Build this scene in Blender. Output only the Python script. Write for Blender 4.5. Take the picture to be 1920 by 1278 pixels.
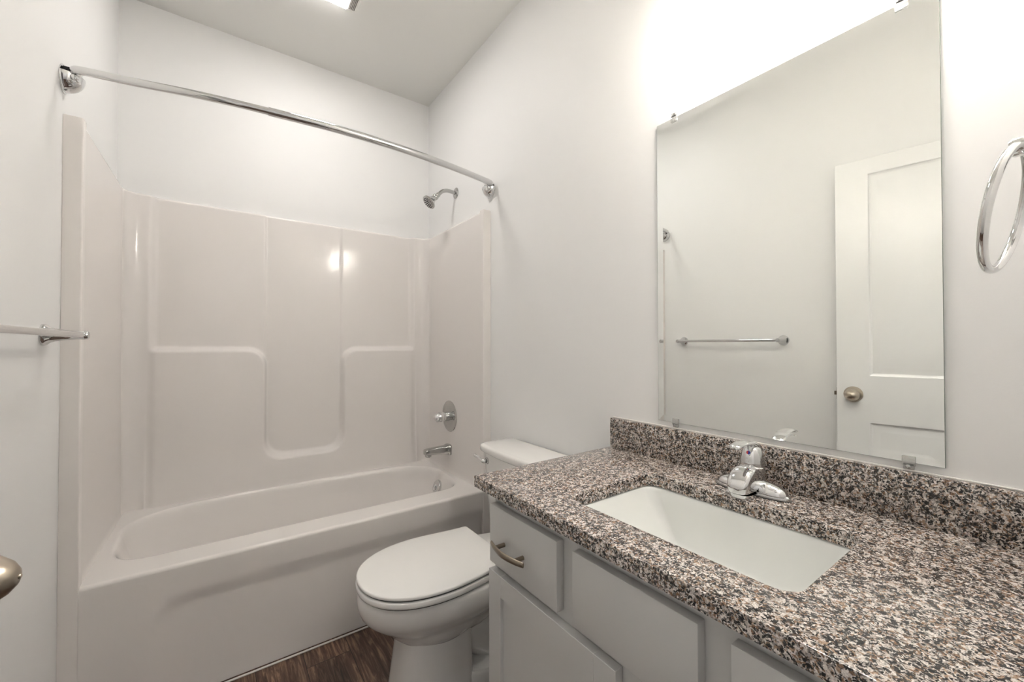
import bpy, bmesh, math, random
from mathutils import Vector, Matrix
from mathutils.geometry import tessellate_polygon

for o in list(bpy.data.objects):
    bpy.data.objects.remove(o)
SC = bpy.context.scene
COL = SC.collection
PI = math.pi
random.seed(3)

# ------------------------------------------------------------------ camera
CAM_H = 1.1655
yaw, pitch, roll = math.radians(35.5333), math.radians(0.663), math.radians(-0.0431)
Fv = Vector((math.sin(yaw) * math.cos(pitch), math.cos(yaw) * math.cos(pitch), math.sin(pitch)))
Rv = Vector((math.cos(yaw), -math.sin(yaw), 0))
Uv = Rv.cross(Fv)
R2 = Rv * math.cos(roll) + Uv * math.sin(roll)
U2 = Uv * math.cos(roll) - Rv * math.sin(roll)
cd = bpy.data.cameras.new('camera')
cam = bpy.data.objects.new('camera', cd)
COL.objects.link(cam)
cd.sensor_width = 36.0
cd.lens = 763.7 * 36.0 / 1920.0
cd.clip_start = 0.01
m = Matrix((R2, U2, -Fv)).transposed().to_4x4()
m.translation = Vector((0, 0, CAM_H))
cam.matrix_world = m
SC.camera = cam

# ------------------------------------------------------------------ view and world
vs = SC.view_settings
vs.view_transform = 'Standard'
vs.look = 'None'
vs.gamma = 1.0
vs.use_curve_mapping = False
vs.exposure = 0.73
world = bpy.data.worlds.new('world')
SC.world = world
world.use_nodes = True
bg = world.node_tree.nodes['Background']
bg.inputs[0].default_value = (0.9, 0.95, 1.0, 1)
bg.inputs[1].default_value = 0.1

BULB_POWER = 90.0        # emission strength of the vanity bulbs
SHADE_GLOW = 5.6        # emission strength of the lit frosted shades
FAN_POWER = 21.0          # emission strength of the fan lens
HALL_FILL_POWER = 7.0        # watts, unseen lamp added in the hall for fill

# ------------------------------------------------------------------ room measures
R, L = 1.1041, -0.3819
B, C = 2.4891, 2.7398
FRONT = -0.03
F, T, S = 1.7344, 0.447, 1.8467        # tub front plane, rim height, surround top

# ------------------------------------------------------------------ mesh helpers
class MB:
    def __init__(s):
        s.v = []; s.f = []
    def add(s, verts, faces):
        n = len(s.v)
        s.v += [tuple(p) for p in verts]
        s.f += [tuple(i + n for i in f) for f in faces]
        return s
    def box(s, lo, hi, bevel=0.0, seg=2, mat=None):
        bm = bmesh.new()
        bmesh.ops.create_cube(bm, size=1)
        for q in bm.verts:
            q.co = Vector([(lo[k] + hi[k]) / 2 + q.co[k] * (hi[k] - lo[k]) for k in range(3)])
        if bevel > 0:
            bmesh.ops.bevel(bm, geom=bm.edges[:], offset=bevel, segments=seg, profile=0.5, affect='EDGES')
        bm.verts.index_update()
        vv = [q.co.copy() for q in bm.verts]
        if mat: vv = [mat @ q for q in vv]
        s.add(vv, [[q.index for q in f.verts] for f in bm.faces])
        bm.free()
        return s
    def loft(s, rings, cap0=True, cap1=True, closed=True):
        n = len(rings[0]); vv = []; ff = []
        for r in rings: vv += r
        for a in range(len(rings) - 1):
            for i in range(n if closed else n - 1):
                j = (i + 1) % n
                ff.append((a * n + i, a * n + j, (a + 1) * n + j, (a + 1) * n + i))
        if cap0: ff.append(tuple(reversed(range(n))))
        if cap1: ff.append(tuple((len(rings) - 1) * n + i for i in range(n)))
        return s.add(vv, ff)
    def tube(s, path, rad, seg=20, cap=True, sx=1.0, up=None):
        path = [Vector(p) for p in path]
        if not isinstance(rad, (list, tuple)): rad = [rad] * len(path)
        rings = []; prev = None
        for i, p in enumerate(path):
            t = (path[min(i + 1, len(path) - 1)] - path[max(i - 1, 0)]).normalized()
            if prev is None:
                ref = Vector(up) if up else (Vector((0, 0, 1)) if abs(t.z) < 0.9 else Vector((1, 0, 0)))
            else:
                ref = prev
            n1 = (ref - t * ref.dot(t)).normalized()
            prev = n1
            n2 = t.cross(n1)
            rings.append([p + (n1 * math.cos(a) + n2 * math.sin(a) * sx) * rad[i]
                          for a in (2 * PI * k / seg for k in range(seg))])
        return s.loft(rings, cap, cap)
    def lathe(s, prof, org, axis, seg=32, sx=1.0, ref=None):
        org = Vector(org); ax = Vector(axis).normalized()
        rf = Vector(ref) if ref else (Vector((0, 0, 1)) if abs(ax.z) < 0.9 else Vector((1, 0, 0)))
        n1 = (rf - ax * rf.dot(ax)).normalized(); n2 = ax.cross(n1)
        rings = [[org + ax * h + (n1 * math.cos(a) + n2 * math.sin(a) * sx) * max(r, 1e-5)
                  for a in (2 * PI * k / seg for k in range(seg))] for r, h in prof]
        return s.loft(rings)
    def grid(s, P):
        nu, nv = len(P), len(P[0]); vv = [q for row in P for q in row]
        ff = [(i * nv + j, (i + 1) * nv + j, (i + 1) * nv + j + 1, i * nv + j + 1)
              for i in range(nu - 1) for j in range(nv - 1)]
        return s.add(vv, ff)
    def holed(s, outer, holes, z0, z1, ease=0.0, place=lambda p: p):
        """slab between z0 and z1 (2-D outlines given as functions of inset), holes are functions of outset"""
        def loops(e): return [outer(e)] + [h(-e) for h in holes]
        top, bot = loops(ease), loops(0.0)
        for lp, z, flip in ((top, z1, False), (bot, z0, True)):
            flat = [p for l in lp for p in l]
            tris = tessellate_polygon([[Vector((p[0], p[1], 0)) for p in l] for l in lp])
            s.add([place(Vector((p[0], p[1], z))) for p in flat], [tuple(reversed(t)) if flip else t for t in tris])
        for k in range(len(top)):
            rings = []
            for e, z in (((0, z0), (0, z1 - ease), (ease * .3, z1 - ease * .3), (ease, z1)) if ease else ((0, z0), (0, z1))):
                lp = (outer(e) if k == 0 else holes[k - 1](-e))
                rings.append([place(Vector((p[0], p[1], z))) for p in lp])
            s.loft(rings, False, False)
        return s
    def xf(s, mat):
        s.v = [tuple(mat @ Vector(p)) for p in s.v]; return s

ORG = {}
def build(name, mb, mat, parent=None, smooth=True, angle=38, label=None):
    org = ORG[parent.name] if parent is not None else Vector((0, 0, 0))
    me = bpy.data.meshes.new(name)
    me.from_pydata([tuple(Vector(p) - org) for p in mb.v], [], mb.f)
    bm = bmesh.new(); bm.from_mesh(me)
    bmesh.ops.remove_doubles(bm, verts=bm.verts[:], dist=1e-6)
    bmesh.ops.recalc_face_normals(bm, faces=bm.faces[:])
    bm.to_mesh(me); bm.free()
    if smooth:
        me.shade_smooth()
        me.set_sharp_from_angle(angle=math.radians(angle))
    me.materials.append(mat)
    o = bpy.data.objects.new(name, me)
    COL.objects.link(o)
    if parent is not None: o.parent = parent
    ORG[o.name] = org
    if label: o['label'] = label
    return o

def thing(name, label, cat, loc, group=None):
    o = bpy.data.objects.new(name, None)
    o.empty_display_size = 0.05
    o.location = loc
    COL.objects.link(o)
    ORG[o.name] = Vector(loc)
    return tag(o, label, cat, group)

def tag(o, label, cat, group=None):
    o['label'] = label; o['category'] = cat
    if group: o['group'] = group
    return o

def struct(name, mb, mat, parent=None, **k):
    o = build(name, mb, mat, parent, **k)
    if parent is None: o['kind'] = 'structure'
    return o

def dup(root, loc, label=None):
    r = root.copy(); COL.objects.link(r); r.location = loc
    if label: r['label'] = label
    for ch in list(root.children):
        c = ch.copy(); COL.objects.link(c); c.parent = r
        for g in list(ch.children):
            d = g.copy(); COL.objects.link(d); d.parent = c
    return r

def sstep(a, b, x):
    t = min(1, max(0, (x - a) / (b - a))); return t * t * (3 - 2 * t)
def lerp(a, b, t): return a + (b - a) * t
def rrect(x0, x1, y0, y1, r, n=8):
    out = []
    for cx, cy, a0 in ((x1 - r, y1 - r, 0), (x0 + r, y1 - r, PI / 2), (x0 + r, y0 + r, PI), (x1 - r, y0 + r, 1.5 * PI)):
        for k in range(n + 1):
            a = a0 + PI / 2 * k / n
            out.append((cx + r * math.cos(a), cy + r * math.sin(a)))
    return out
def sd_rbox(x, y, x0, x1, y0, y1, r):
    cx, cy, hx, hy = (x0 + x1) / 2, (y0 + y1) / 2, (x1 - x0) / 2, (y1 - y0) / 2
    qx, qy = abs(x - cx) - hx + r, abs(y - cy) - hy + r
    return math.hypot(max(qx, 0), max(qy, 0)) + min(max(qx, qy), 0) - r
def smin(a, b, k):
    h = max(k - abs(a - b), 0) / k
    return min(a, b) - h * h * k * .25
def bez(p0, p1, p2, p3, n=12):
    p0, p1, p2, p3 = map(Vector, (p0, p1, p2, p3)); out = []
    for i in range(n + 1):
        t = i / n; u = 1 - t
        out.append(p0 * u ** 3 + p1 * 3 * u * u * t + p2 * 3 * u * t * t + p3 * t ** 3)
    return out
def smooth_path(pts, n=8):
    pts = [Vector(p) for p in pts]; out = []
    for i in range(len(pts) - 1):
        p0, p1, p2, p3 = pts[max(i - 1, 0)], pts[i], pts[i + 1], pts[min(i + 2, len(pts) - 1)]
        for k in range(n):
            t = k / n
            out.append(0.5 * (2 * p1 + (p2 - p0) * t + (2 * p0 - 5 * p1 + 4 * p2 - p3) * t * t + (3 * p1 - p0 - 3 * p2 + p3) * t ** 3))
    return out + [pts[-1]]

# ------------------------------------------------------------------ materials
def mat(name, col, rough=0.5, metal=0.0, coat=0.0, spec=None):
    mt = bpy.data.materials.new(name); mt.use_nodes = True
    b = mt.node_tree.nodes['Principled BSDF']
    b.inputs['Base Color'].default_value = (*col, 1)
    b.inputs['Roughness'].default_value = rough
    b.inputs['Metallic'].default_value = metal
    b.inputs['Coat Weight'].default_value = coat
    b.inputs['Coat Roughness'].default_value = 0.05
    if spec is not None: b.inputs['Specular IOR Level'].default_value = spec
    return mt
def nodes(mt):
    nt = mt.node_tree
    return nt, nt.nodes['Principled BSDF'], nt.nodes.new, nt.links.new
def add_noise_bump(mt, scale, strength, dist=0.001):
    nt, b, N, K = nodes(mt)
    tc = N('ShaderNodeTexCoord'); no = N('ShaderNodeTexNoise'); bp = N('ShaderNodeBump')
    no.inputs['Scale'].default_value = scale; no.inputs['Detail'].default_value = 3
    bp.inputs['Strength'].default_value = strength; bp.inputs['Distance'].default_value = dist
    K(tc.outputs['Object'], no.inputs['Vector']); K(no.outputs['Fac'], bp.inputs['Height'])
    K(bp.outputs['Normal'], b.inputs['Normal'])
    return mt
M = {}
M['wall'] = add_noise_bump(mat('wall_paint', (0.885, 0.882, 0.872), 0.55), 260, 0.12)
M['ceiling'] = add_noise_bump(mat('ceiling_paint', (0.82, 0.815, 0.785), 0.8), 200, 0.15)
M['trim'] = mat('white_trim_paint', (0.80, 0.80, 0.785), 0.35)
M['door'] = mat('door_paint', (0.82, 0.82, 0.81), 0.35)
M['tub'] = mat('gelcoat', (0.835, 0.80, 0.772), 0.10, 0, 0.0, 0.35)
M['caulk'] = mat('caulk', (0.86, 0.84, 0.80), 0.5)
M['porcelain'] = mat('porcelain', (0.85, 0.84, 0.815), 0.10, 0, 0.4)
M['seat'] = mat('seat_plastic', (0.85, 0.84, 0.815), 0.22)
M['sink'] = mat('sink_porcelain', (0.82, 0.83, 0.80), 0.10, 0, 0.3)
M['cabinet'] = mat('cabinet_paint', (0.66, 0.655, 0.64), 0.38)
M['cabinet_in'] = mat('cabinet_shadow_gap', (0.30, 0.29, 0.27), 0.7)
M['chrome'] = mat('chrome', (0.70, 0.70, 0.70), 0.05, 1.0)
M['satin_chrome'] = mat('satin_chrome', (0.52, 0.52, 0.505), 0.08, 1.0)
M['nickel'] = mat('satin_nickel', (0.50, 0.44, 0.36), 0.28, 1.0)
M['pull'] = mat('antique_nickel', (0.30, 0.255, 0.205), 0.30, 1.0)
M['mirror'] = mat('mirror_silver', (0.94, 0.955, 0.93), 0.0, 1.0)
M['glass_edge'] = mat('mirror_edge', (0.25, 0.30, 0.27), 0.2)
M['black'] = mat('black_nozzle_shade', (0.01, 0.01, 0.01), 0.6)  # black of the nozzles and of the painted shade in the rod brackets
M['rubber_gap_shade'] = mat('dark_rubber_gap_shade', (0.05, 0.05, 0.05), 0.6)  # faucet gasket rubber, also the painted gap shade on the toilet
M['red'] = mat('red_dot', (0.6, 0.03, 0.03), 0.3)
M['blue'] = mat('blue_dot', (0.03, 0.04, 0.35), 0.3)
M['brass'] = mat('latch_steel', (0.16, 0.13, 0.10), 0.3, 1.0)
M['plastic_white'] = mat('white_plastic', (0.80, 0.79, 0.75), 0.4)
M['slot'] = mat('grille_slot', (0.17, 0.15, 0.13), 0.7)

clear = mat('clear_plastic', (0.95, 0.95, 0.93), 0.08)
b = clear.node_tree.nodes['Principled BSDF']
b.inputs['Transmission Weight'].default_value = 0.75
b.inputs['IOR'].default_value = 1.45
M['clear'] = clear

def emitter(name, col, strength):
    mt = bpy.data.materials.new(name); mt.use_nodes = True
    b = mt.node_tree.nodes['Principled BSDF']
    b.inputs['Base Color'].default_value = (0.8, 0.8, 0.8, 1)
    b.inputs['Emission Color'].default_value = (*col, 1)
    b.inputs['Emission Strength'].default_value = strength
    return mt
M['bulb'] = emitter('bulb_glow', (1.0, 0.955, 0.91), BULB_POWER)
M['lens'] = emitter('fan_lens_glow', (1.0, 0.97, 0.94), FAN_POWER)

sh = bpy.data.materials.new('frosted_glass_shade'); sh.use_nodes = True
nt = sh.node_tree; nt.nodes.clear()
out = nt.nodes.new('ShaderNodeOutputMaterial'); tr = nt.nodes.new('ShaderNodeBsdfTranslucent')
df = nt.nodes.new('ShaderNodeBsdfDiffuse'); mx = nt.nodes.new('ShaderNodeMixShader')
tr.inputs['Color'].default_value = (0.98, 0.95, 0.91, 1); df.inputs['Color'].default_value = (0.95, 0.93, 0.90, 1)
mx.inputs[0].default_value = 0.82
nt.links.new(tr.outputs[0], mx.inputs[2]); nt.links.new(df.outputs[0], mx.inputs[1]); em = nt.nodes.new('ShaderNodeEmission'); ads = nt.nodes.new('ShaderNodeAddShader')
em.inputs['Color'].default_value = (1.0, 0.985, 0.965, 1); em.inputs['Strength'].default_value = SHADE_GLOW
nt.links.new(mx.outputs[0], ads.inputs[0]); nt.links.new(em.outputs[0], ads.inputs[1]); nt.links.new(ads.outputs[0], out.inputs[0])
M['shade'] = sh

def granite():
    mt = mat('speckled_granite', (0.5, 0.45, 0.4), 0.16, 0, 0.25)
    nt, b, N, K = nodes(mt)
    tc = N('ShaderNodeTexCoord')
    wn = N('ShaderNodeTexNoise'); wn.inputs['Scale'].default_value = 130; wn.inputs['Detail'].default_value = 3
    wm = N('ShaderNodeVectorMath'); wm.operation = 'SCALE'; wm.inputs['Scale'].default_value = 0.012
    wa = N('ShaderNodeVectorMath'); wa.operation = 'ADD'
    K(tc.outputs['Object'], wn.inputs['Vector']); K(wn.outputs['Color'], wm.inputs[0])
    K(tc.outputs['Object'], wa.inputs[0]); K(wm.outputs[0], wa.inputs[1])
    def vor(scale, off):
        mp = N('ShaderNodeMapping'); mp.inputs['Location'].default_value = off
        v = N('ShaderNodeTexVoronoi'); v.inputs['Scale'].default_value = scale
        K(wa.outputs[0], mp.inputs['Vector']); K(mp.outputs[0], v.inputs['Vector'])
        sp = N('ShaderNodeSeparateColor'); K(v.outputs['Color'], sp.inputs[0])
        return sp
    def ramp(src, stops, interp='CONSTANT'):
        r = N('ShaderNodeValToRGB'); r.color_ramp.interpolation = interp
        e = r.color_ramp.elements
        while len(e) > 1: e.remove(e[-1])
        e[0].position = stops[0][0]; e[0].color = (*stops[0][1], 1)
        for p, c in stops[1:]:
            q = e.new(p); q.color = (*c, 1)
        K(src, r.inputs[0]); return r
    a = vor(270, (0, 0, 0))
    ra = ramp(a.outputs[0], [(0, (0.58, 0.51, 0.46)), (0.15, (0.76, 0.70, 0.655)), (0.35, (0.45, 0.40, 0.36)), (0.47, (0.25, 0.155, 0.10)),
                             (0.58, (0.40, 0.285, 0.205)), (0.70, (0.20, 0.185, 0.17)), (0.76, (0.68, 0.63, 0.585)), (0.93, (0.05, 0.047, 0.044))])
    c = vor(400, (3.1, 1.7, 0.4))
    rc = ramp(c.outputs[0], [(0, (0.008, 0.008, 0.009)), (0.5, (0.05, 0.046, 0.043)), (0.74, (0.11, 0.078, 0.057)), (0.88, (0.30, 0.275, 0.26))])
    # patchy mask of dark flecks
    n2 = N('ShaderNodeTexNoise'); n2.inputs['Scale'].default_value = 82; n2.inputs['Detail'].default_value = 2.5; n2.inputs['Roughness'].default_value = 0.6
    K(tc.outputs['Object'], n2.inputs['Vector'])
    ad = N('ShaderNodeMath'); ad.operation = 'MULTIPLY_ADD'; ad.inputs[1].default_value = 0.42
    K(c.outputs[1], ad.inputs[0]); K(n2.outputs['Fac'], ad.inputs[2])
    mk = ramp(ad.outputs[0], [(0, (0, 0, 0)), (0.728, (0, 0, 0)), (0.765, (1, 1, 1))], 'LINEAR')
    mix = N('ShaderNodeMix'); mix.data_type = 'RGBA'
    K(mk.outputs[0], mix.inputs['Factor']); K(ra.outputs[0], mix.inputs['A']); K(rc.outputs[0], mix.inputs['B'])
    n3 = N('ShaderNodeTexNoise'); n3.inputs['Scale'].default_value = 520; n3.inputs['Detail'].default_value = 3
    K(tc.outputs['Object'], n3.inputs['Vector'])
    r3 = ramp(n3.outputs['Fac'], [(0.30, (0.52, 0.50, 0.49)), (0.52, (1.0, 1.0, 1.0)), (0.70, (1.25, 1.24, 1.22))], 'LINEAR')
    mu = N('ShaderNodeMix'); mu.data_type = 'RGBA'; mu.blend_type = 'MULTIPLY'; mu.inputs['Factor'].default_value = 1.0
    K(mix.outputs['Result'], mu.inputs['A']); K(r3.outputs[0], mu.inputs['B'])
    K(mu.outputs['Result'], b.inputs['Base Color'])
    return mt
M['granite'] = granite()

def wood_floor():
    mt = mat('dark_vinyl_plank', (0.1, 0.06, 0.04), 0.42)
    nt, b, N, K = nodes(mt)
    tc = N('ShaderNodeTexCoord'); mp = N('ShaderNodeMapping')
    mp.inputs['Rotation'].default_value = (0, 0, PI / 2)
    mp.inputs['Location'].default_value = (0.38, 0.045, 0)
    K(tc.outputs['Object'], mp.inputs['Vector'])
    br = N('ShaderNodeTexBrick')
    br.inputs['Scale'].default_value = 1.0
    br.inputs['Brick Width'].default_value = 0.92; br.inputs['Row Height'].default_value = 0.152
    br.inputs['Mortar Size'].default_value = 0.0012
    br.inputs['Color1'].default_value = (0, 0, 0, 1); br.inputs['Color2'].default_value = (1, 1, 1, 1)
    br.inputs['Mortar'].default_value = (0.5, 0.5, 0.5, 1)
    br.offset = 0.37
    K(mp.outputs[0], br.inputs['Vector'])
    # grain, stretched along the plank and shifted per plank
    sc_ = N('ShaderNodeVectorMath'); sc_.operation = 'SCALE'; sc_.inputs['Scale'].default_value = 5.0
    K(br.outputs['Color'], sc_.inputs[0])
    ad = N('ShaderNodeVectorMath'); ad.operation = 'ADD'
    K(mp.outputs[0], ad.inputs[0]); K(sc_.outputs[0], ad.inputs[1])
    st = N('ShaderNodeMapping'); st.inputs['Scale'].default_value = (5.5, 60, 20)
    K(ad.outputs[0], st.inputs['Vector'])
    n1 = N('ShaderNodeTexNoise'); n1.inputs['Scale'].default_value = 1.0; n1.inputs['Detail'].default_value = 7; n1.inputs['Roughness'].default_value = 0.68; n1.inputs['Distortion'].default_value = 1.6
    K(st.outputs[0], n1.inputs['Vector'])
    st2 = N('ShaderNodeMapping'); st2.inputs['Scale'].default_value = (3.2, 9, 4)
    K(ad.outputs[0], st2.inputs['Vector'])
    n2 = N('ShaderNodeTexNoise'); n2.inputs['Scale'].default_value = 1.0; n2.inputs['Detail'].default_value = 4; n2.inputs['Distortion'].default_value = 0.8
    K(st2.outputs[0], n2.inputs['Vector'])
    r = N('ShaderNodeValToRGB'); e = r.color_ramp.elements
    e[0].position = 0.30; e[0].color = (0.030, 0.017, 0.012, 1)
    e[1].position = 0.72; e[1].color = (0.42, 0.28, 0.20, 1)
    q = e.new(0.50); q.color = (0.135, 0.078, 0.053, 1)
    K(n1.outputs['Fac'], r.inputs[0])
    r2 = N('ShaderNodeValToRGB'); e = r2.color_ramp.elements
    e[0].position = 0.32; e[0].color = (0.35, 0.34, 0.34, 1); e[1].position = 0.66; e[1].color = (1.15, 1.1, 1.05, 1)
    K(n2.outputs['Fac'], r2.inputs[0])
    mx = N('ShaderNodeMix'); mx.data_type = 'RGBA'; mx.blend_type = 'MULTIPLY'; mx.inputs['Factor'].default_value = 1
    K(r.outputs[0], mx.inputs['A']); K(r2.outputs[0], mx.inputs['B'])
    seam = N('ShaderNodeMix'); seam.data_type = 'RGBA'
    K(br.outputs['Fac'], seam.inputs['Factor']); K(mx.outputs['Result'], seam.inputs['A']); seam.inputs['B'].default_value = (0.012, 0.008, 0.006, 1)
    K(seam.outputs['Result'], b.inputs['Base Color'])
    bp = N('ShaderNodeBump'); bp.inputs['Strength'].default_value = 0.25; bp.inputs['Distance'].default_value = 0.002
    K(n1.outputs['Fac'], bp.inputs['Height']); K(bp.outputs['Normal'], b.inputs['Normal'])
    return mt
M['floor'] = wood_floor()

# ------------------------------------------------------------------ room shell
W = 0.12
DX0, DX1, DH = L + 0.045, L + 0.045 + 0.775, 2.055       # doorway in the front wall
HY = -1.35
struct('floor', MB().box((L - W, HY - W, -0.05), (R + W, B + W, 0)), M['floor'], smooth=False)
struct('ceiling', MB().box((L - W, HY - W, C), (R + W, B + W, C + 0.08)), M['ceiling'], smooth=False)
struct('wall_back', MB().box((L - W, B, 0), (R + W, B + W, C)), M['wall'], smooth=False)
struct('wall_left', MB().box((L - W, HY - W, 0), (L, B, C)), M['wall'], smooth=False)
struct('wall_right', MB().box((R, HY - W, 0), (R + W, B, C)), M['wall'], smooth=False)
wf = MB()
wf.box((L, FRONT - W, 0), (DX0, FRONT, C)); wf.box((DX1, FRONT - W, 0), (R, FRONT, C)); wf.box((DX0, FRONT - W, DH), (DX1, FRONT, C))
struct('wall_front', wf, M['wall'], smooth=False)
struct('wall_hall', MB().box((L, HY - W, 0), (R, HY, C)), M['wall'], smooth=False)
struct('baseboard_right', MB().box((R - 0.014, 0.906, 0), (R, F - 0.002, 0.085), 0.003), M['trim'])
struct('baseboard_left', MB().box((L, 0.80, 0), (L + 0.014, F - 0.002, 0.085), 0.003), M['trim'])
tr = MB()
tr.box((DX1, FRONT, 0), (DX1 + 0.057, FRONT + 0.014, DH + 0.057), 0.003)
tr.box((DX0 - 0.04, FRONT, DH), (DX1, FRONT + 0.014, DH + 0.057), 0.003)
struct('trim_1', tr, M['trim'])

# ------------------------------------------------------------------ open door
def make_door():
    hx, hy = -0.338, -0.012
    ex, ey = -0.235, 0.695
    d = Vector((ex - hx, ey - hy, 0)); Wd = d.length; d.normalize()
    nrm = Vector((d.y, -d.x, 0))                       # room side
    H, th = 2.04, 0.035
    def place(p):                                      # p = (along, height, depth)
        return Vector((hx, hy, 0)) + d * p.x + Vector((0, 0, p.y)) + nrm * p.z
    mb = MB()
    st = 0.122
    panels = [(st, Wd - st, 0.235, 0.805), (st, Wd - st, 1.025, H - 0.075)]
    def rect(a, bb, c, dd):
        return lambda e: [(a + e, c + e), (bb - e, c + e), (bb - e, dd - e), (a + e, dd - e)]
    mb.holed(rect(0, Wd, 0.012, H), [rect(*p) for p in panels], -th, 0.0, 0.0015, place)
    for a, bb, c, dd in panels:
        rings = []
        for ins, dep in ((-0.0015, 0.0), (0.004, -0.006), (0.010, -0.008), (0.016, -0.0075), (0.034, -0.002), (0.037, -0.0015)):
            rings.append([place(Vector((x, y, dep))) for x, y in rect(a, bb, c, dd)(ins)])
        mb.loft(rings, False, True)
    o = build('door_1', mb, M['door'], angle=15)
    o['kind'] = 'structure'
    # knob
    ka, kz = Wd - 0.062, 0.935
    kb = place(Vector((ka, kz, 0)))
    build('door_rose', MB().lathe([(0, -.001), (0.0365, -.001), (0.0365, 0.003), (0.033, 0.008), (0.018, 0.011), (0.0, 0.011)], kb, nrm), M['nickel'], o)
    kn = build('door_knob', MB().lathe([(0.0, 0.009), (0.012, 0.009), (0.0115, 0.020), (0.019, 0.026), (0.0262, 0.034), (0.028, 0.043), (0.0265, 0.053),
                                   (0.0225, 0.064), (0.016, 0.074), (0.009, 0.0798), (0.004, 0.0815), (0.0, 0.0815)], kb, nrm), M['nickel'], o)
    build('lock_button', MB().lathe([(0, 0.080), (0.0025, 0.080), (0.0025, 0.0822), (0.0018, 0.083), (0, 0.083)], kb, nrm), M['nickel'], kn)
    lp = place(Vector((Wd, kz, -th / 2)))
    mt = Matrix.Translation(lp) @ Matrix((d, Vector((0, 0, 1)), nrm)).transposed().to_4x4()
    build('latch_plate', MB().box((-0.001, -0.028, -0.0125), (0.0015, 0.028, 0.0125), 0.0005, mat=mt), M['brass'], o)
    build('latch_bolt', MB().box((0.0, -0.009, -0.007), (0.011, 0.009, 0.007), 0.001, mat=mt), M['brass'], o)
    for z in (0.2, 1.05, 1.85):
        build('door_hinge', MB().tube([(hx - 0.003, hy - 0.004, z - 0.045), (hx - 0.003, hy - 0.004, z + 0.045)], 0.006, 12), M['nickel'], o)
make_door()

# ------------------------------------------------------------------ one-piece tub and surround
tub = thing('bathtub_shower', 'off-white one-piece bathtub with molded shower walls filling the alcove', 'bathtub', ((L + R) / 2, (F + B) / 2, 0))
FL = 0.036                                              # width of the front flange strips
YB = B - 0.022                                          # back panel plane
def make_surround():
    xl, xr = L + FL, R - FL
    rc = 0.075
    path = []                                           # (point, outward-to-room normal, back x or None)
    n = 26
    y_end = YB - rc
    ys = [lerp(F + 0.004, y_end, i / n) for i in range(n + 1)]
    for y in ys[:-1]: path.append(((xl, y), (1, 0)))
    for k in range(15):
        a = PI - (PI / 2) * k / 14
        path.append(((xl + rc + rc * math.cos(a), YB - rc + rc * math.sin(a)), (-math.cos(a), -math.sin(a))))
    nb = 260
    for i in range(1, nb):
        path.append(((lerp(xl + rc, xr - rc, i / nb), YB), (0, -1)))
    for k in range(15):
        a = PI / 2 - (PI / 2) * k / 14
        path.append(((xr - rc + rc * math.cos(a), YB - rc + rc * math.sin(a)), (-math.cos(a), -math.sin(a))))
    for y in reversed(ys[:-1]): path.append(((xr, y), (-1, 0)))
    z0 = T - 0.02
    zs = [lerp(z0, S - 0.012, i / 210) for i in range(211)]
    def bump(x, z):
        # lower shelf bodies on both sides of the tall centre niche
        a = sd_rbox(x, z, -0.80, 0.188, -1.0, 1.150, 0.085)
        c = sd_rbox(x, z, 0.562, 1.80, -1.0, 1.150, 0.085)
        e = z - 0.592
        d = smin(a, c, 0.001)
        d = smin(d, e, 0.10)
        low = 1 - sstep(-0.013, 0.013, d)
        up = (1 - sstep(-0.006, 0.006, min(x - 0.186, 1e9))) + sstep(-0.006, 0.006, x - 0.558)
        edge = sstep(-0.268, -0.236, x) * (1 - sstep(0.955, 0.990, x))
        h = 0.006 * min(1, up) * (1 - low) + 0.042 * low
        foot = 0.018 * (1 - sstep(T - 0.02, 0.66, z))
        return lerp(COLD + foot, h + foot * low, edge)
    COLD = 0.034                                         # full-height corner columns
    P = []
    for (p, nr) in path:
        col = []
        backness = abs(nr[1])
        for z in zs:
            off = bump(p[0], z) if backness > 0.999 else (COLD + 0.018 * (1 - sstep(T - 0.02, 0.66, z))) * backness
            if backness <= 0.999: off += 0.004 * (1 - sstep(T, 1.2, z))
            co = max(0, 1 - (z - z0) / 0.045) ** 2 * 0.010    # cove at the tub deck
            off += co
            col.append(Vector((p[0] + nr[0] * off, p[1] + nr[1] * off, z)))
        # rounded top lip back to the wall
        base = col[-1]
        for k in range(1, 7):
            a = PI / 2 * k / 6
            col.append(Vector((base.x - nr[0] * 0.012 * (1 - math.cos(a)), base.y - nr[1] * 0.012 * (1 - math.cos(a)), base.z + 0.012 * math.sin(a))))
        wallp = Vector((min(max(base.x - nr[0] * 0.06, L + .0005), R - .0005), min(base.y - nr[1] * 0.06, B - .0005), S))
        col.append(wallp)
        P.append(col)
    build('surround_wall', MB().grid(P), M['tub'], tub, angle=60)
    for s, x0, x1 in ((0, L + .0004, xl + 0.007), (1, R - .0004, xr - 0.007)):
        sg = 1 if s == 0 else -1
        ol = [(x0, F + 0.03), (x0, F - 0.004)] + [(x1 - sg * (0.005 - 0.005 * math.sin(a)), F + 0.001 - 0.005 * math.cos(a)) for a in (PI / 2 * k / 5 for k in range(6))] + [(x1, F + 0.03)]
        build('front_flange', MB().loft([[Vector((p[0], p[1], z)) for p in ol] for z in (0.001, S)]), M['tub'], tub)
make_surround()

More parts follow.
